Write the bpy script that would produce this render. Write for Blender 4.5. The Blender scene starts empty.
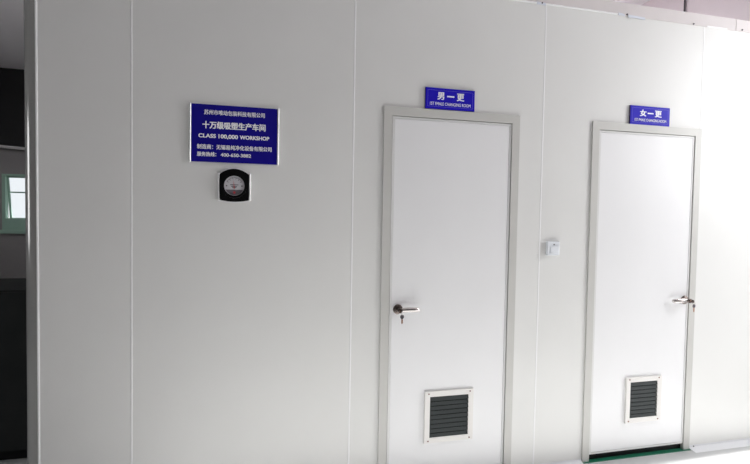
import bpy, bmesh, math
from mathutils import Vector, Matrix

scene = bpy.context.scene
COL = scene.collection
PI = math.pi

# ------------------------------------------------------------------ materials
def mat(name, col, rough=0.5, metal=0.0, spec=0.5, coat=0.0, var=0.0, scale=8.0, bump=0.0, bscale=200.0):
    m = bpy.data.materials.new(name); m.use_nodes = True
    nt = m.node_tree; b = nt.nodes['Principled BSDF']
    b.inputs['Base Color'].default_value = (*col, 1)
    b.inputs['Roughness'].default_value = rough
    b.inputs['Metallic'].default_value = metal
    b.inputs['Specular IOR Level'].default_value = spec
    b.inputs['Coat Weight'].default_value = coat
    b.inputs['Coat Roughness'].default_value = 0.08
    tc = nt.nodes.new('ShaderNodeTexCoord')
    if var > 0:
        n = nt.nodes.new('ShaderNodeTexNoise'); n.inputs['Scale'].default_value = scale
        n.inputs['Detail'].default_value = 4
        nt.links.new(tc.outputs['Object'], n.inputs['Vector'])
        r = nt.nodes.new('ShaderNodeValToRGB')
        r.color_ramp.elements[0].position = .3; r.color_ramp.elements[1].position = .7
        r.color_ramp.elements[0].color = (*[c * (1 - var) for c in col], 1)
        r.color_ramp.elements[1].color = (*[min(1, c * (1 + var)) for c in col], 1)
        nt.links.new(n.outputs['Fac'], r.inputs['Fac'])
        nt.links.new(r.outputs['Color'], b.inputs['Base Color'])
    if bump > 0:
        n2 = nt.nodes.new('ShaderNodeTexNoise'); n2.inputs['Scale'].default_value = bscale
        nt.links.new(tc.outputs['Object'], n2.inputs['Vector'])
        bp = nt.nodes.new('ShaderNodeBump'); bp.inputs['Strength'].default_value = bump
        bp.inputs['Distance'].default_value = .002
        nt.links.new(n2.outputs['Fac'], bp.inputs['Height'])
        nt.links.new(bp.outputs['Normal'], b.inputs['Normal'])
    return m

M = {}
M['panel'] = mat('painted_steel_panel', (.80, .80, .78), .42, var=.012, scale=3, bump=.04, bscale=60)
M['seal'] = mat('white_sealant', (.90, .90, .90), .4)
M['leaf'] = mat('door_leaf_white', (.88, .88, .885), .38, var=.01, scale=3, bump=.03, bscale=50)
M['frame'] = mat('door_frame_aluminium', (.61, .605, .575), .42, var=.015, scale=6)
M['edge'] = mat('leaf_edge_aluminium', (.76, .76, .75), .4)
M['post'] = mat('corner_post_grey', (.46, .46, .445), .16, metal=.35, var=.02)
M['strip'] = mat('top_strip', (.70, .655, .65), .5, var=.02)
M['base'] = mat('base_cove_white', (.80, .81, .83), .4)
M['ceiling'] = mat('ceiling_sheet', (.66, .60, .63), .6, var=.03, scale=2)
M['ceilwhite'] = mat('ceiling_white', (.9, .88, .9), .6)
M['dark_fascia'] = mat('dark_fascia', (.012, .012, .013), .7, var=.1)
M['backwall'] = mat('hall_wall_grey', (.26, .25, .25), .7, var=.05, scale=2)
M['wallpaint'] = mat('hall_wall_white', (.80, .71, .745), .7, var=.03, scale=2)
M['floor'] = mat('light_grey_floor', (.56, .57, .57), .5, var=.05, scale=4)
M['greenfloor'] = mat('green_epoxy', (.015, .20, .11), .3, coat=.3, var=.1, scale=4)
M['cabinet'] = mat('black_cabinet_paint', (.035, .037, .037), .9, spec=.05, var=.08)
M['greenframe'] = mat('window_green_paint', (.30, .46, .38), .5)
M['steel'] = mat('dark_steel', (.10, .09, .10), .45, metal=.5)
M['pipe'] = mat('grey_pipe', (.55, .55, .55), .35)
M['navy'] = mat('navy_sign_face', (.010, .006, .25), .35, spec=.15, var=.03)
M['blue'] = mat('blue_acrylic', (.018, .010, .50), .35, spec=.15)
M['blueline'] = mat('blue_border_line', (.10, .08, .62), .3)
M['signside'] = mat('sign_edge_dark', (.06, .045, .05), .5)
M['alu'] = mat('bright_aluminium', (.86, .85, .86), .35, metal=.35)
M['rim'] = mat('polished_rim', (.93, .93, .93), .2, metal=.5)
M['white'] = mat('white_lettering', (.94, .94, .96), .45)
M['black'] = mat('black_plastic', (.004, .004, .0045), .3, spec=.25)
M['dial'] = mat('dial_face', (.62, .61, .64), .4)
M['dialdark'] = mat('dial_print', (.05, .05, .06), .5)
M['dialgrey'] = mat('dial_band_grey', (.16, .15, .17), .5)
M['red'] = mat('red_mark', (.55, .06, .07), .5)
M['chrome'] = mat('nickel', (.62, .58, .56), .22, metal=1)
M['bronze'] = mat('dark_nickel', (.26, .22, .20), .25, metal=1)
M['brass'] = mat('copper_key', (.42, .24, .17), .35, metal=1)
M['plastic'] = mat('switch_plastic', (.84, .87, .91), .3)
M['ventframe'] = mat('vent_frame_cream', (.84, .82, .79), .45)
M['slat'] = mat('slat_grey', (.042, .050, .050), .5)
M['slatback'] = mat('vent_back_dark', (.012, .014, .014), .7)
M['screw'] = mat('rusty_screw', (.20, .07, .06), .45, metal=.4)
M['film'] = mat('film_scrap', (.72, .75, .82), .35)

def glass():
    m = bpy.data.materials.new('window_glass'); m.use_nodes = True
    b = m.node_tree.nodes['Principled BSDF']
    b.inputs['Base Color'].default_value = (.95, .98, 1, 1)
    b.inputs['Transmission Weight'].default_value = 1
    b.inputs['Roughness'].default_value = 0
    b.inputs['IOR'].default_value = 1.45
    return m
M['roof'] = mat('dusty_roof', (.22, .21, .21), .8, var=.08, scale=2)
M['glass'] = glass()

# ------------------------------------------------------------------ helpers
def link(name, me, parent=None, loc=(0, 0, 0)):
    o = bpy.data.objects.new(name, me); COL.objects.link(o)
    o.location = loc
    if parent: o.parent = parent
    return o

def tag(o, label=None, cat=None, group=None, kind=None):
    if label: o['label'] = label
    if cat: o['category'] = cat
    if group: o['group'] = group
    if kind: o['kind'] = kind
    return o

def thing(name, label, cat, loc, group=None, kind=None):
    o = bpy.data.objects.new(name, None); COL.objects.link(o)
    o.empty_display_size = .05; o.location = loc
    return tag(o, label, cat, group, kind)

class MB:
    """collects shapes and links them as one mesh object; off = origin subtracted from world coordinates"""
    def __init__(self, off=(0, 0, 0)):
        self.bm = bmesh.new(); self.off = Vector(off)
    def _add(self, tmp):
        me = bpy.data.meshes.new('tmp'); tmp.to_mesh(me); tmp.free()
        self.bm.from_mesh(me); bpy.data.meshes.remove(me); return self
    def box(self, x0, x1, y0, y1, z0, z1, bev=0.0, seg=2):
        t = bmesh.new(); bmesh.ops.create_cube(t, size=1)
        for v in t.verts:
            v.co = Vector((x0 + (v.co.x + .5) * (x1 - x0), y0 + (v.co.y + .5) * (y1 - y0), z0 + (v.co.z + .5) * (z1 - z0)))
        if bev > 0: bmesh.ops.bevel(t, geom=t.edges[:], offset=bev, segments=seg, affect='EDGES', profile=.5)
        return self._add(t)
    def prism(self, poly, axis, a, b, bev=0.0):
        """poly: 2D points; axis 'x','y','z' extrusion from a to b. 2D axes: x->(y,z), y->(x,z), z->(x,y)"""
        t = bmesh.new()
        def P(p, h):
            return {'x': (h, p[0], p[1]), 'y': (p[0], h, p[1]), 'z': (p[0], p[1], h)}[axis]
        A = [t.verts.new(P(p, a)) for p in poly]; B = [t.verts.new(P(p, b)) for p in poly]
        n = len(poly)
        t.faces.new(A); t.faces.new(B[::-1])
        for i in range(n): t.faces.new((A[i], B[i], B[(i + 1) % n], A[(i + 1) % n]))
        bmesh.ops.recalc_face_normals(t, faces=t.faces[:])
        if bev > 0:
            es = [e for e in t.edges if (e.verts[0] in A) == (e.verts[1] in A)]
            bmesh.ops.bevel(t, geom=es, offset=bev, segments=2, affect='EDGES', profile=.5)
        return self._add(t)
    def disc(self, c, r, y0, y1, n=40, bev=0.0, r2=None):
        """cylinder along Y centred on c=(x,z)"""
        p = [(c[0] + r * math.cos(2 * PI * i / n), c[1] + r * math.sin(2 * PI * i / n)) for i in range(n)]
        return self.prism(p, 'y', y0, y1, bev)
    def ring(self, c, r0, r1, y0, y1, n=48):
        t = bmesh.new(); R = []
        for r, y in ((r1, y1), (r1, y0), (r0, y0), (r0, y1)):
            R.append([t.verts.new((c[0] + r * math.cos(2 * PI * i / n), y, c[1] + r * math.sin(2 * PI * i / n))) for i in range(n)])
        for k in range(4):
            for i in range(n):
                t.faces.new((R[k][i], R[k][(i + 1) % n], R[(k + 1) % 4][(i + 1) % n], R[(k + 1) % 4][i]))
        bmesh.ops.recalc_face_normals(t, faces=t.faces[:])
        return self._add(t)
    def tube(self, pts, radii, n=14, sx=1.0, up=Vector((0, 0, 1))):
        """swept tube along points, radius per point, closed ends; sx flattens across 'up'"""
        t = bmesh.new(); pts = [Vector(p) for p in pts]; rings = []
        if not hasattr(radii, '__len__'): radii = [radii] * len(pts)
        for i, p in enumerate(pts):
            d = (pts[min(i + 1, len(pts) - 1)] - pts[max(i - 1, 0)]).normalized()
            u = up if abs(d.dot(up)) < .95 else Vector((0, 1, 0))
            s = d.cross(u).normalized(); w = s.cross(d).normalized()
            rings.append([t.verts.new(p + radii[i] * (sx * math.cos(2 * PI * k / n) * s + math.sin(2 * PI * k / n) * w)) for k in range(n)])
        for i in range(len(rings) - 1):
            for k in range(n):
                t.faces.new((rings[i][k], rings[i][(k + 1) % n], rings[i + 1][(k + 1) % n], rings[i + 1][k]))
        t.faces.new(rings[0]); t.faces.new(rings[-1])
        bmesh.ops.recalc_face_normals(t, faces=t.faces[:])
        return self._add(t)
    def torus(self, c, R, r, axis='x', n=28, k=8):
        t = bmesh.new(); rings = []
        for i in range(n):
            a = 2 * PI * i / n; ring = []
            for j in range(k):
                b = 2 * PI * j / k; q = R + r * math.cos(b); h = r * math.sin(b)
                p = {'x': (h, q * math.cos(a), q * math.sin(a)), 'y': (q * math.cos(a), h, q * math.sin(a))}[axis]
                ring.append(t.verts.new(Vector(c) + Vector(p)))
            rings.append(ring)
        for i in range(n):
            for j in range(k):
                t.faces.new((rings[i][j], rings[i][(j + 1) % k], rings[(i + 1) % n][(j + 1) % k], rings[(i + 1) % n][j]))
        bmesh.ops.recalc_face_normals(t, faces=t.faces[:])
        return self._add(t)
    def build(self, name, m, parent=None, smooth=False, loc=None):
        """vertices are given in world space; the object's origin is off (or loc)"""
        origin = self.off
        for v in self.bm.verts: v.co -= origin
        me = bpy.data.meshes.new(name); self.bm.to_mesh(me); self.bm.free()
        me.materials.append(m)
        if smooth:
            for p in me.polygons: p.use_smooth = True
            try: me.set_sharp_from_angle(angle=math.radians(40))
            except Exception: pass
        return link(name, me, parent, (0, 0, 0) if parent else origin)

def struct(name, mb, m, label, cat, parent=None, smooth=False):
    o = mb.build(name, m, parent, smooth)
    if not parent: tag(o, label, cat, kind='structure')
    return o

def lettering(body, box, y, m, off, parent, name='lettering', bold=0.0, depth=.0006):
    """one line of text filling box=(x0,x1,z0,z1) on the plane y, facing -Y, as a mesh; bold = stroke growth in metres"""
    cu = bpy.data.curves.new('txt', 'FONT'); cu.body = body; cu.size = 1
    cu.resolution_u = 3
    to = bpy.data.objects.new('txt', cu); COL.objects.link(to)
    dg = bpy.context.evaluated_depsgraph_get(); dg.update()
    src = bpy.data.meshes.new_from_object(to.evaluated_get(dg))
    bpy.data.objects.remove(to); bpy.data.curves.remove(cu)
    xs = [v.co.x for v in src.vertices]; ys = [v.co.y for v in src.vertices]
    ax, bx, ay, by = min(xs), max(xs), min(ys), max(ys)
    x0, x1, z0, z1 = box; off = Vector(off)
    x0 += bold; x1 -= bold; z0 += bold; z1 -= bold
    for v in src.vertices:
        v.co = Vector((x0 + (v.co.x - ax) / (bx - ax) * (x1 - x0), y - depth, z0 + (v.co.y - ay) / (by - ay) * (z1 - z0))) - off
    bm = bmesh.new()
    shifts = [(0, 0)] if bold == 0 else [(dx * bold, dz * bold) for dx in (-1, 0, 1) for dz in (-.7, 0, .7)]
    for i, (dx, dz) in enumerate(shifts):
        n0 = len(bm.verts); bm.from_mesh(src); bm.verts.ensure_lookup_table()
        for v in bm.verts[n0:]: v.co += Vector((dx, -.00002 * i, dz))
    # side walls down to the sign face
    for f in bm.faces:
        if f.normal.y > 0: f.normal_flip()
    g = bmesh.ops.extrude_face_region(bm, geom=bm.faces[:])
    for e in g['geom']:
        if isinstance(e, bmesh.types.BMVert): e.co.y += depth
    bmesh.ops.recalc_face_normals(bm, faces=bm.faces[:])
    me = bpy.data.meshes.new(name); bm.to_mesh(me); bm.free(); bpy.data.meshes.remove(src)
    me.materials.append(m)
    return link(name, me, parent)

# ------------------------------------------------------------------ dimensions (metres; wall face is the plane y=0)
W, H, FW = .8173, 2.1, .0475            # door frame
D2 = 1.3108                             # left edge of the second door
XL = -1.648                             # left end of the panelling
JX = (-1.250, -.165, .974)              # panel joints
XE = D2 + W                             # right joint
XR = 3.5                                # right hall wall
ZT, ZR = 2.753, 2.826                   # top strip
YB, ZC = 7.3, 3.868                      # hall far wall, hall ceiling
XW, YN = -6.0, -6.5

# ------------------------------------------------------------------ setting: hall
struct('floor', MB().box(XW - .2, XR + .2, YN - .2, YB + .2, -.1, 0), M['floor'], 'light grey floor in front of the changing room doors', 'floor')
struct('floor_rooms', MB((0, 0, 0)).box(-1.6, XR, -.02, 4.95, 0, .004), M['greenfloor'], 'green epoxy floor seen under the right door', 'floor')
kx0, kx1, ky0, ky1 = -.2, 1.6, 2.4, 4.4   # added unseen ceiling opening above the partition roof, for fill light
struct('ceiling', MB().box(XW - .2, kx0, YN - .2, YB + .2, ZC, ZC + .12).box(kx1, XR + .2, YN - .2, YB + .2, ZC, ZC + .12).box(kx0, kx1, YN - .2, ky0, ZC, ZC + .12).box(kx0, kx1, ky1, YB + .2, ZC, ZC + .12), M['ceilwhite'], 'white hall ceiling high above the partition', 'ceiling')

# far wall with window opening
wx0, wx1, wz0, wz1 = -4.70, -3.4, 1.133, 2.09
b = MB((XW, YB, 0))
b.box(XW, wx0, YB, YB + .2, 0, 2.54).box(wx1, XR, YB, YB + .2, 0, 2.54).box(wx0, wx1, YB, YB + .2, 0, wz0).box(wx0, wx1, YB, YB + .2, wz1, 2.62)
struct('wall_back', b, M['backwall'], 'dim grey far wall of the hall seen past the corner post', 'wall')
struct('trim_4', MB((XW, YB, 2.54)).box(XW, XR, YB - .02, YB + .2, 2.54, ZC), M['dark_fascia'], 'black upper band of the far wall above the pipe', 'fascia')
# left wall with window opening
b = MB((XW, 0, 0))
ly0, ly1, lz0, lz1 = -.7, .5, 1.05, 2.6
b.box(XW - .2, XW, YN, ly0, 0, ZC).box(XW - .2, XW, ly1, YB, 0, ZC).box(XW - .2, XW, ly0, ly1, 0, lz0).box(XW - .2, XW, ly0, ly1, lz1, ZC)
struct('wall_left', b, M['backwall'], 'left wall of the hall', 'wall')
# right wall with the big bright opening
ry0, ry1, rz0, rz1 = -1.7, -.04, .25, 3.2
b = MB((XR, 0, 0))
b.box(XR, XR + .2, YN, ry0, 0, ZC).box(XR, XR + .2, ry1, YB, 0, ZC).box(XR, XR + .2, ry0, ry1, 0, rz0).box(XR, XR + .2, ry0, ry1, rz1, ZC)
struct('wall_right', b, M['wallpaint'], 'right wall of the hall with the large daylight window', 'wall')
struct('wall_near', MB((0, YN, 0)).box(XW, XR, YN - .2, YN, 0, ZC), M['backwall'], 'hall wall behind the camera', 'wall')

# window_1 in the far wall: green frame with a top hung sash pushed outwards
w1 = thing('window_1', 'bright window with green frame in the far wall left of the corner post', 'window', (wx0, YB, wz0), kind='structure')
O = (wx0, YB, wz0)
b = MB(O); f = .05
b.box(wx0, wx0 + f, YB, YB + .12, wz0, wz1).box(wx1 - f, wx1, YB, YB + .12, wz0, wz1).box(wx0 + f, wx1 - f, YB, YB + .12, wz1 - .03, wz1).box(wx0 + f, wx1 - f, YB, YB + .12, wz0, wz0 + .20)
b.box(wx0 - .06, wx1 + .06, YB - .05, YB, wz0 - .06, wz0)
b.build('window_frame', M['greenframe'], w1)
b = MB(O)
sl, sr, st, sb = wx0 + f, wx1 - f, wz1 - .03, 1.31
def tilt(z): return YB + .05 + (st - z) * .16
def bar(b, x0, x1, z0, z1, d=.03):
    b.prism([(tilt(z0), z0), (tilt(z0) + d, z0), (tilt(z1) + d, z1), (tilt(z1), z1)], 'x', x0, x1)
bar(b, sl, sl + .03, sb, st); bar(b, sr - .03, sr, sb, st); bar(b, sl + .03, sr - .03, sb, sb + .03); bar(b, sl + .03, sr - .03, 1.77, 1.793); bar(b, sl + .03, sr - .03, st - .03, st)
sash = b.build('sash', M['greenframe'], w1)
b = MB(O); bar(b, sl + .03, sr - .03, sb + .03, st - .03, .004)
for v in b.bm.verts: v.co.y += .013
b.build('pane', M['glass'], sash)
# plain frames for the two side windows of the hall
for nm, X0, X1, y0, y1, z0, z1, lab in (('window_2', XW - .12, XW - .04, ly0, ly1, lz0, lz1, 'narrow window in the left hall wall'),
                                        ('window_3', XR + .06, XR + .14, ry0, ry1, rz0, rz1, 'large window in the right hall wall')):
    b = MB(((X0 + X1) / 2, y0, z0)); f = .04
    b.box(X0, X1, y0, y0 + f, z0, z1).box(X0, X1, y1 - f, y1, z0, z1).box(X0, X1, y0 + f, y1 - f, z0, z0 + f).box(X0, X1, y0 + f, y1 - f, z1 - f, z1)
    struct(nm, b, M['alu'], lab, 'window')

b = MB((kx0, ky0, ZC + .03)); f = .04
b.box(kx0, kx0 + f, ky0, ky1, ZC + .03, ZC + .1).box(kx1 - f, kx1, ky0, ky1, ZC + .03, ZC + .1).box(kx0 + f, kx1 - f, ky0, ky0 + f, ZC + .03, ZC + .1).box(kx0 + f, kx1 - f, ky1 - f, ky1, ZC + .03, ZC + .1)
struct('added_window', b, M['alu'], 'added unseen ceiling opening that lights the wall above the partition roof', 'window')

# pipe along the far wall, on brackets
p = thing('wall_pipe', 'thin grey pipe running along the far wall above the window', 'pipe', (-4.5, YB - .06, 2.52))
O = (-4.5, YB - .06, 2.52)
MB(O).tube([(XW, YB - .06, 2.55), (-4.85, YB - .06, 2.555), (-4.55, YB - .06, 2.535), (-4.2, YB - .06, 2.515), (-2, YB - .06, 2.53)], .026).build('pipe_run', M['pipe'], p, True)
for x in (-5.6, -3.2):
    MB(O).box(x - .015, x + .015, YB - .07, YB, 2.47, 2.53).build('bracket', M['steel'], p)

# ------------------------------------------------------------------ setting: changing room partition
wf = thing('wall_front', 'off-white painted steel partition wall of joined panels holding two doors', 'wall', (XL, 0, 0), kind='structure')
O = (XL, 0, 0); T = .05; c = .025
MB(O).box(XL, JX[0], 0, T, 0, ZR).build('panel', M['panel'], wf)
MB(O).box(JX[0], JX[1], 0, T, 0, ZR).build('panel', M['panel'], wf)
MB(O).box(JX[1], c, 0, T, 0, ZR).box(c, W - c, 0, T, H - c, ZR).box(W - c, JX[2], 0, T, 0, ZR).build('panel', M['panel'], wf)
MB(O).box(JX[2], D2 + c, 0, T, 0, ZR).box(D2 + c, XE - c, 0, T, H - c, ZR).box(XE - c, XE, 0, T, 0, ZR).build('panel', M['panel'], wf)
MB(O).box(XE, XR, 0, T, 0, ZR).build('panel', M['panel'], wf)
def bead(x, z0, z1, w=.0045, d=.0011):
    n = 8
    poly = [(x + w * math.cos(PI + PI * i / n), d * math.sin(PI + PI * i / n)) for i in range(n + 1)]
    o = MB(O).prism(poly, 'z', z0, z1).build('joint_sealant', M['seal'], wf, True)
for x in JX: bead(x, 0, ZT)
bead(XE - .002, H, ZT)
bead(XL - .0005, 0, ZT, .005, .0035)

# rounded corner post at the left end
R0 = .07; n = 14
poly = [(XL - R0 * math.sin(PI / 2 * i / n), R0 - R0 * math.cos(PI / 2 * i / n)) for i in range(n + 1)]
poly = [(XL, .072)] + poly + [(XL - R0, .072)]
struct('trim_1', MB((XL - R0, 0, 0)).prism(poly[::-1], 'z', 0, ZR), M['post'], 'rounded grey corner post at the left end of the partition', 'corner post', smooth=True)
struct('wall_inner', MB((XL - R0, 0, 0)).box(XL - R0, XL, .072, 5, 0, ZR), M['panel'], 'side wall of the changing rooms running back from the corner post', 'wall')
struct('wall_rear', MB((XL, 5, 0)).box(XL, XR, 4.95, 5, 0, ZR - .05), M['panel'], 'rear wall of the changing rooms', 'wall')
struct('ceiling_rooms', MB((XL, .05, ZR)).box(XL, XR, .05, 5, ZR - .05, ZR), M['roof'], 'roof panels of the changing rooms', 'ceiling')

# top strip with screws, seam and film scraps
ts = thing('trim_2', 'pinkish white strip along the top edge of the partition', 'edge strip', (XL, 0, ZT), kind='structure')
O = (XL, 0, ZT)
SX = 2.372
MB(O).box(XL, SX, -.007, 0, ZT, ZR + .002, .0015, 1).build('strip', M['strip'], ts)
MB(O).box(SX + .004, XR, -.007, 0, ZT, ZR + .002, .0015, 1).build('strip', M['strip'], ts)
MB(O).prism([(0, ZT), (-.009, ZT - .001), (-.010, ZT + .003), (-.007, ZT + .008), (0, ZT + .008)], 'x', XL, 1.46).build('highlight_lip', M['seal'], ts)  # white pieces paint the bright highlight on the strip's lower edge
MB(O).prism([(0, ZT), (-.009, ZT - .001), (-.010, ZT + .003), (-.007, ZT + .008), (0, ZT + .008)], 'x', 2.14, 2.30).build('highlight_lip', M['seal'], ts)
for x, z in ((.94, 2.758), (1.527, 2.7595), (2.03, 2.7585), (2.424, 2.763)):
    MB(O).disc((x, z), .0048, -.0125, -.005, 14, .001).build('screw', M['steel'], ts, True)
for x0, x1, dz in ((1.465, 1.51, .003), (1.535, 1.66, -.002), (.905, .965, .002)):
    MB(O).prism([(x0, ZT + dz + .008), (x0 + .003, ZT + dz - .008), ((x0 + x1) / 2, ZT + dz - .006), (x1, ZT + dz - .010), (x1 - .003, ZT + dz + .004), ((x0 + x1) / 2, ZT + dz + .006)][::-1], 'y', -.0105, -.007).build('film_scrap', M['film'], ts)

# coved skirting along the foot of the wall
cs = thing('trim_3', 'white coved base strip along the foot of the partition', 'base strip', (XL, 0, 0), kind='structure')
def cove(x0, x1):
    n = 8; r = .05
    poly = [(0, 0), (0, .022)] + [(-.004, .022)] + [(-.004 - r * .25 * (1 - math.cos(PI / 2 * i / n)) * 4 * .9, .016 * (1 - math.sin(PI / 2 * i / n)) + .002) for i in range(n + 1)] + [(-.06, 0)]
    MB((XL, 0, 0)).prism(poly, 'x', x0, x1).build('cove', M['base'], cs)
cove(XL, -.003); cove(W + .003, D2 - .003); cove(XE + .003, XR)
MB((XL, 0, 0)).disc((2.168, .0155), .004, -.008, -.003, 12).build('screw', M['steel'], cs, True)

# ------------------------------------------------------------------ doors
def rect_frame(off, x0, x1, z0, z1, w, ya, yb, closed=True, bev=.001):
    b = MB(off)
    b.prism([(x0, z0), (x0 + w, z0 + (w if closed else 0)), (x0 + w, z1 - w), (x0, z1)], 'y', ya, yb)
    b.prism([(x1 - w, z0 + (w if closed else 0)), (x1, z0), (x1, z1), (x1 - w, z1 - w)], 'y', ya, yb)
    b.prism([(x0, z1), (x0 + w, z1 - w), (x1 - w, z1 - w), (x1, z1)], 'y', ya, yb)
    if closed: b.prism([(x0, z0), (x1, z0), (x1 - w, z0 + w), (x0 + w, z0 + w)], 'y', ya, yb)
    return b

LB = .0446
def make_door(name, x0, label, vent, hx, hdir):
    O = (x0, 0, 0)
    d = thing(name, label, 'door', O, kind='structure')
    x1 = x0 + W
    rect_frame(O, x0, x1, 0, H, FW, -.010, .0, False).build('frame', M['frame'], d)
    # jamb lining behind the face
    lining = rect_frame(O, x0 + .026, x1 - .026, 0, H - .026, FW - .026, .0, .06, False)
    lining.build('frame_lining', M['frame'], d)
    g = .0035
    a0, a1, az = x0 + FW + g, x1 - FW - g, H - FW - g
    e = .0115
    rect_frame(O, a0, a1, LB, az, e, -.005, .045).build('leaf_edge', M['edge'], d)
    MB(O).box(a0 + e + .0012, a1 - e - .0012, -.0035, .040, LB + e + .0012, az - e - .0012, .001, 1).build('leaf', M['leaf'], d)
    # stop behind the leaf
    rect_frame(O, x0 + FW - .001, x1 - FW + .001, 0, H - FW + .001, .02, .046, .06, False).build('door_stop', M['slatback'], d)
    MB(O).box(x0 + FW, x1 - FW, .014, .058, .004, LB - .004).build('gap_shade_bar', M['black'], d)  # black bar stands in for the shade in the gap under the leaf
    # ventilation louvre
    vx0, vx1, vz0, vz1 = vent; fy = -.0035; fw = .030
    vf = rect_frame(O, vx0, vx1, vz0, vz1, fw, fy - .013, fy).build('vent_frame', M['ventframe'], d)
    MB(O).box(vx0 + fw, vx1 - fw, fy - .002, fy, vz0 + fw, vz1 - fw).build('vent_back', M['slatback'], vf)
    b = MB(O); ns = 9; ph = (vz1 - vz0 - 2 * fw) / ns
    for i in range(ns):
        z = vz0 + fw + ph * i
        b.prism([(fy - .0105, z + .001), (fy - .0090, z), (fy - .0035, z + ph * .74), (fy - .0050, z + ph * .76)], 'x', vx0 + fw, vx1 - fw)
    b.build('louver_slats', M['slat'], vf)
    for x in (vx0 + .022, vx1 - .022):
        for z in (vz0 + .012, vz1 - .012):
            MB(O).disc((x, z), .0042, fy - .0155, fy - .012, 14, .001).build('screw', M['screw'], vf, True)
    # lever handle
    hz = .995; ly = -.0035
    rs = MB(O).disc((hx, hz), .0275, ly - .010, ly, 36, .003).build('handle_rose', M['bronze'], d, True)
    MB(O).tube([(hx, ly - .009, hz), (hx, ly - .025, hz), (hx, ly - .046, hz)], [.0125, .0125, .014], 20).disc((hx, hz), .0145, ly - .052, ly - .044, 24, .002).build('handle_neck', M['bronze'], rs, True)
    s = hdir
    pts = [(hx + s * .004, ly - .036, hz), (hx + s * .022, ly - .039, hz + .001), (hx + s * .05, ly - .040, hz + .002), (hx + s * .085, ly - .038, hz + .001), (hx + s * .104, ly - .036, hz), (hx + s * .113, ly - .031, hz - .001), (hx + s * .116, ly - .022, hz - .001)]
    MB(O).tube(pts, [.0095, .013, .0135, .013, .0125, .011, .008], 18, .6).build('lever', M['chrome'], rs, True)
    MB(O).disc((hx, hz), .0055, ly - .0535, ly - .0515, 16).build('lock_cylinder', M['brass'], rs, True)
    return d
make_door('door_1', 0.0, 'left white door with grey frame, lever on its left side, below the first blue sign', (.266, .562, .228, .522), .098, 1)
make_door('door_2', D2, 'right white door with grey frame, lever on its right side, below the second blue sign', (1.613, 1.881, .222, .512), 2.045, -1)

# keys left in the locks
def key_bunch(name, hx, s, label):
    ly = -.0035; hz = .995; y0 = ly - .054
    O = (hx, y0, hz)
    k = thing(name, label, 'keys', O, 'keys left in the door locks')
    MB(O).box(hx - .001, hx + .001, y0 - .006, y0 + .003, hz - .004, hz + .004).prism([(y0 - .005, hz - .008), (y0 - .012, hz - .011), (y0 - .022, hz - .008), (y0 - .025, hz), (y0 - .022, hz + .008), (y0 - .012, hz + .011), (y0 - .005, hz + .008)], 'x', hx - .001, hx + .001).build('lock_key', M['bronze'], k)
    rx = hx
    MB(O).torus((rx, y0 - .020, hz - .012), .0105, .0009, 'x').build('key_ring', M['chrome'], k, True)
    # spare key hanging from the ring
    zt = hz - .017; kx = rx + .003; yk = y0 - .020
    b = MB(O); n = 16
    b.prism([(kx + .0105 * math.cos(2 * PI * i / n), zt - .011 + .012 * math.sin(2 * PI * i / n)) for i in range(n)], 'y', yk - .001, yk + .001)
    b.build('key_bow', M['steel'], k)
    b = MB(O)
    b.prism([(kx - .004, zt - .021), (kx + .004, zt - .021), (kx + .004, zt - .028), (kx + .0055, zt - .032), (kx + .004, zt - .036), (kx + .0055, zt - .041), (kx + .003, zt - .047), (kx, zt - .051), (kx - .004, zt - .045)][::-1], 'y', yk - .001, yk + .001)
    b.build('key_blade', M['brass'], k)
key_bunch('key_bunch', .098, 1, 'keys hanging from the lever lock of the left door')
key_bunch('key_bunch', 2.045, -1, 'keys hanging from the lever lock of the right door')

# ------------------------------------------------------------------ workshop sign
sx0, sx1, sz0, sz1 = -.9795, -.5652, 1.7615, 2.0442
O = ((sx0 + sx1) / 2, 0, sz0)
s = thing('workshop_sign', 'large navy sign with white Chinese lines and CLASS 100,000 WORKSHOP, above the round gauge', 'sign', O)
MB(O).box(sx0, sx1, -.009, 0, sz0, sz1, .001, 1).build('sign_face', M['navy'], s)
MB(O).prism([(sx0 - .005 + .0055 * math.cos(PI + PI * i / 14), -.003 + .010 * math.sin(PI + PI * i / 14)) for i in range(15)] + [(sx0 - .005 + .0055, 0), (sx0 - .005 - .0055, 0)], 'z', sz0 - .001, sz1 + .001).build('side_rail', M['rim'], s, True)
MB(O).prism([(sx1 + .005 + .0055 * math.cos(PI + PI * i / 14), -.003 + .010 * math.sin(PI + PI * i / 14)) for i in range(15)] + [(sx1 + .005 + .0055, 0), (sx1 + .005 - .0055, 0)], 'z', sz0 - .001, sz1 + .001).build('side_rail', M['rim'], s, True)
MB(O).box(sx0, sx1, -.008, 0, sz1, sz1 + .003).build('top_edge', M['alu'], s)
def sline(body, u0, u1, vc, hh, bold=0.0, nm='lettering'):
    w, h = sx1 - sx0, sz1 - sz0
    lettering(body, (sx0 + u0 * w, sx0 + u1 * w, sz1 - (vc + hh / 2) * h, sz1 - (vc - hh / 2) * h), -.0091, M['white'], O, s, nm, bold)
sline('苏州市唯动包装科技有限公司', .144, .85, .135, .088, .0006)
sline('十万级吸塑生产车间', .125, .86, .355, .132, .0014)
sline('CLASS', .08, .28, .545, .072, .0011)
sline('100,000', .308, .535, .550, .086, .0011)
sline('WORKSHOP', .555, .905, .545, .072, .0011)
sline('制造商：无锡易纯净化设备有限公司', .065, .935, .735, .086, .0006)
sline('服务热线：', .065, .285, .865, .080, .0007)
sline('400-650-3882', .335, .69, .867, .062, .0007)

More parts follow.
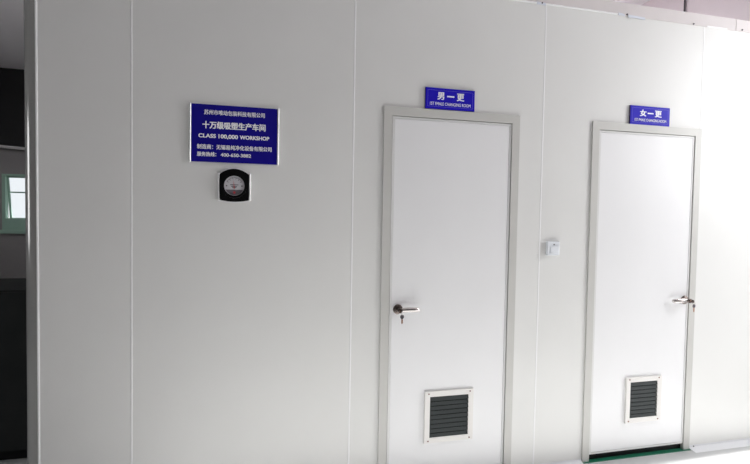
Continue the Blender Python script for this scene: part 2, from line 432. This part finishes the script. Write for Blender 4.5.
# ------------------------------------------------------------------ door signs
def door_sign(x0, x1, z0, z1, first, spans, sub, label):
    O = ((x0 + x1) / 2, 0, z0); t = .012
    s = thing('door_sign', label, 'sign', O, 'blue door signs')
    MB(O).box(x0, x1, -t + .003, 0, z0, z1).build('backing', M['signside'], s)
    MB(O).box(x0, x1, -t, -t + .003, z0, z1, .0008, 1).build('sign_face', M['blue'], s)
    w, h = x1 - x0, z1 - z0
    rect_frame(O, x0 + .012, x1 - .012, z0 + .012, z1 - .012, .0022, -t - .0008, -t).build('border_line', M['blueline'], s)
    for ch, (u0, u1), hh, bo in zip((first, '一', '更'), spans, (.37, .075, .37), (.0016, .0012, .0016)):
        vc = .375 if ch != '一' else .375
        lettering(ch, (x0 + u0 * w, x0 + u1 * w, z1 - (vc + hh / 2) * h, z1 - (vc - hh / 2) * h), -t, M['white'], O, s, 'lettering', bo)
    lettering('1ST FMALE CHANGING ROOM', (x0 + sub[0] * w, x0 + sub[1] * w, z1 - .825 * h, z1 - .675 * h), -t, M['white'], O, s, 'lettering', .00015)
door_sign(.2335, .5275, 2.1035, 2.2190, '男', ((.236, .374), (.43, .577), (.63, .78)), (.09, .915), 'blue door sign with white Chinese characters, fixed above the left door')
door_sign(1.5735, 1.8690, 2.1005, 2.2150, '女', ((.235, .40), (.43, .58), (.616, .79)), (.11, .91), 'blue door sign with white Chinese characters, fixed above the right door')

# ------------------------------------------------------------------ pressure gauge
gx0, gx1, gz0, gz1 = -.846, -.702, 1.576, 1.704
gc = ((gx0 + gx1) / 2, 1.647)
O = (gc[0], 0, gz0)
g = thing('pressure_gauge', 'round differential pressure gauge with silver dial on a black plate below the workshop sign', 'gauge', O)
def plate(e, y0, y1):
    n = 16; poly = [(gx0 - e, gz0 - e * .3)]
    poly += [(gx0 - e + (gx1 - gx0 + 2 * e) * i / n, gz0 - e - .009 * (1 - (2 * i / n - 1) ** 2)) for i in range(1, n)]
    poly += [(gx1 + e, gz0 - e * .3)]
    poly += [(gx1 + e - (gx1 - gx0 + 2 * e) * i / n, gz1 + e * .6 + .028 * (1 - (2 * i / n - 1) ** 2)) for i in range(n + 1)]
    return MB(O).prism(poly, 'y', y0, y1)
plate(.007, -.004, 0).build('trim_plate', M['seal'], g)
for X in (gx0 - .003, gx1 + .003):
    MB(O).prism([(X + .0045 * math.cos(PI + PI * i / 14), -.004 + .008 * math.sin(PI + PI * i / 14)) for i in range(15)] + [(X + .0045, 0), (X - .0045, 0)], 'z', gz0 - .001, gz1 + .003).build('side_trim', M['rim'], g, True)
plate(0, -.008, -.003).build('back_plate', M['black'], g)
MB(O).ring(gc, .0495, .062, -.024, -.008).build('bezel', M['black'], g, True)
dl = MB(O).disc(gc, .0498, -.017, -.008, 48).build('dial', M['dial'], g)
b = MB(O)
for i in range(21):                                  # scale ticks
    a = math.radians(150 - 120 * i / 20); L = .010 if i % 4 == 0 else .003
    q = [(gc[0] + r * math.cos(a) + dd * math.sin(a), gc[1] + r * math.sin(a) - dd * math.cos(a)) for r, dd in ((.042, -.001), (.042, .001), (.042 - L, .001), (.042 - L, -.001))]
    b.prism(q, 'y', -.0174, -.017)
b.build('scale_marks', M['dialdark'], dl)
b = MB(O)
for x0, x1, z in ((-.020, .020, .004), (-.015, .013, -.004), (-.010, .010, -.010)):
    b.box(gc[0] + x0, gc[0] + x1, -.0174, -.017, gc[1] + z - .0013, gc[1] + z + .0022)
b.build('dial_print', M['dialdark'], dl)
n = 18
poly = [(gc[0] + .047 * math.cos(math.radians(205 + 130 * i / n)), gc[1] + .047 * math.sin(math.radians(205 + 130 * i / n))) for i in range(n + 1)]
MB(O).prism(poly, 'y', -.0172, -.017).build('dial_band', M['dialgrey'], dl)
for sx in (-1, 1):
    MB(O).disc((gc[0] + sx * .037, gc[1] - .001), .0035, -.019, -.017, 14).build('dial_screw', M['dialdark'], dl, True)
MB(O).disc((gc[0], gc[1] - .034), .006, -.0205, -.017, 18).build('zero_knob', M['red'], dl, True)
a = math.radians(98)
MB(O).prism([(gc[0] + .002, gc[1] - .012), (gc[0] - .002, gc[1] - .012), (gc[0] + .036 * math.cos(a), gc[1] + .030)], 'y', -.0195, -.019).disc((gc[0], gc[1] - .012), .003, -.020, -.017, 12).build('needle', M['red'], dl)

# ------------------------------------------------------------------ light switch
O = (1.056, 0, 1.289); x0, x1, z0, z1, t = 1.016, 1.097, 1.289, 1.372, .021
s = thing('light_switch', 'white square light switch on the wall between the two doors', 'switch', O)
MB(O).box(x0, x1, -t, 0, z0, z1, .003).build('plate', M['plastic'], s)
MB(O).box(x0 + .018, x1 - .008, -t - .004, -t, z0 + .014, z1 - .026, .0025).build('rocker', M['plastic'], s)
MB(O).disc(((x0 + x1) / 2 + .002, z1 - .018), .0042, -t - .001, -t, 16).build('indicator', M['dialdark'], s, True)

# ------------------------------------------------------------------ black cabinet beyond the corner post
cx0, cx1, cy0, cy1, cz = -3.1, -1.9, .75, 1.35, 1.03
O = (-2.5, .75, 0)
k = thing('black_cabinet', 'low black cabinet in the dark gap left of the corner post', 'cabinet', O)
MB(O).box(cx0, cx1, cy0 + .02, cy1, .06, cz, .004, 1).build('body', M['cabinet'], k)
MB(O).box(cx0 + .03, cx1 - .03, cy0 + .05, cy1 - .03, 0, .06).build('plinth', M['cabinet'], k)
for a, b_ in ((cx0, -2.503), (-2.497, cx1)):
    dd = MB(O).box(a + .004, b_ - .004, cy0, cy0 + .018, .07, cz - .01, .002, 1).build('door', M['cabinet'], k)
    hx = -2.54 if b_ < -2.49 and a < -2.6 else -2.46
    MB(O).box(hx - .006, hx + .006, cy0 - .025, cy0, .5, .62, .003).build('handle', M['steel'], dd)

# ------------------------------------------------------------------ tube standing in for a panel joint on the right wall above the roof
RY = 1.499
O = (XR - .012, RY, ZR)
r = thing('wall_joint_line', 'thin dark vertical tube standing in for a panel joint on the mauve wall above the top strip at the upper right', 'panel joint', O)
MB(O).tube([(XR - .012, RY, ZR), (XR - .012, RY, ZC)], .008, 12).build('joint_tube', M['steel'], r, True)
for z in (3.05, 3.7):
    MB(O).box(XR - .026, XR, RY - .022, RY + .022, z, z + .02, .002, 1).build('joint_clip', M['steel'], r)

# ------------------------------------------------------------------ light: daylight through the windows, plus an added ceiling fill
w = bpy.data.worlds.new('sky'); scene.world = w; w.use_nodes = True
bg = w.node_tree.nodes['Background']
bg.inputs['Color'].default_value = (.96, .98, 1.0, 1)
POWER = dict(sky=1.0, sun=16.8, right_low=5.0, right_high_near=4.0, right_high_far=43.0, added_skylight=430.0, left=20.0)
bg.inputs['Strength'].default_value = POWER['sky']

def daylight(name, loc, rot, sx, sy):
    """daylight entering through one window opening; size_x and size_y in metres"""
    if POWER[name] <= 0: return
    l = bpy.data.lights.new(name, 'AREA'); l.shape = 'RECTANGLE'; l.size = sx; l.size_y = sy
    l.energy = POWER[name]; l.color = (.985, .99, 1.0)
    o = bpy.data.objects.new('daylight_' + name, l); COL.objects.link(o); o.location = loc; o.rotation_euler = rot
rym, rzm = -.7, 1.7
for nm, y0, y1, z0, z1 in (('right_low', ry0, rym, rz0, rzm), ('right_high_near', rym, ry1, rzm, rz1), ('right_high_far', ry0, rym, rzm, rz1)):
    daylight(nm, (XR + .16, (y0 + y1) / 2, (z0 + z1) / 2), (0, PI / 2, 0), z1 - z0, y1 - y0)
daylight('added_skylight', ((kx0 + kx1) / 2, (ky0 + ky1) / 2, ZC + .11), (0, 0, 0), kx1 - kx0, ky1 - ky0)  # added fill lamp in an unseen ceiling opening, brightens the upper right wall
daylight('left', (XW - .16, (ly0 + ly1) / 2, (lz0 + lz1) / 2), (0, -PI / 2, 0), lz1 - lz0, ly1 - ly0)
if POWER['sun'] > 0:
    sl = bpy.data.lights.new('sun', 'SUN'); sl.energy = POWER['sun']; sl.angle = math.radians(3); sl.color = (1, .985, .965)
    so = bpy.data.objects.new('sun', sl); COL.objects.link(so)
    so.rotation_euler = Vector((-1, -.04, -.645)).to_track_quat('-Z', 'Y').to_euler()

# ------------------------------------------------------------------ camera
cam = bpy.data.cameras.new('camera'); cam.sensor_width = 36; cam.lens = 505.05 / 750 * 36
cam.clip_start = .05; cam.clip_end = 100
co = bpy.data.objects.new('camera', cam); COL.objects.link(co)
right = Vector((0.9672049206829385, -0.2534215039722818, 0.017093353419892324))
up = -Vector((0.00731159320557132, -0.03949054560656521, -0.9991931932376702))
fwd = Vector((0.25389206764195454, 0.9665495528590982, -0.036342535084534465))
co.matrix_world = Matrix(((right.x, up.x, -fwd.x, -.7331), (right.y, up.y, -fwd.y, -2.6491), (right.z, up.z, -fwd.z, 1.5194), (0, 0, 0, 1)))
scene.camera = co

scene.view_settings.view_transform = 'Standard'
scene.view_settings.look = 'None'
scene.view_settings.gamma = 1
scene.view_settings.use_curve_mapping = False
scene.view_settings.exposure = 0.0
scene.cycles.max_bounces = 12
scene.cycles.diffuse_bounces = 6
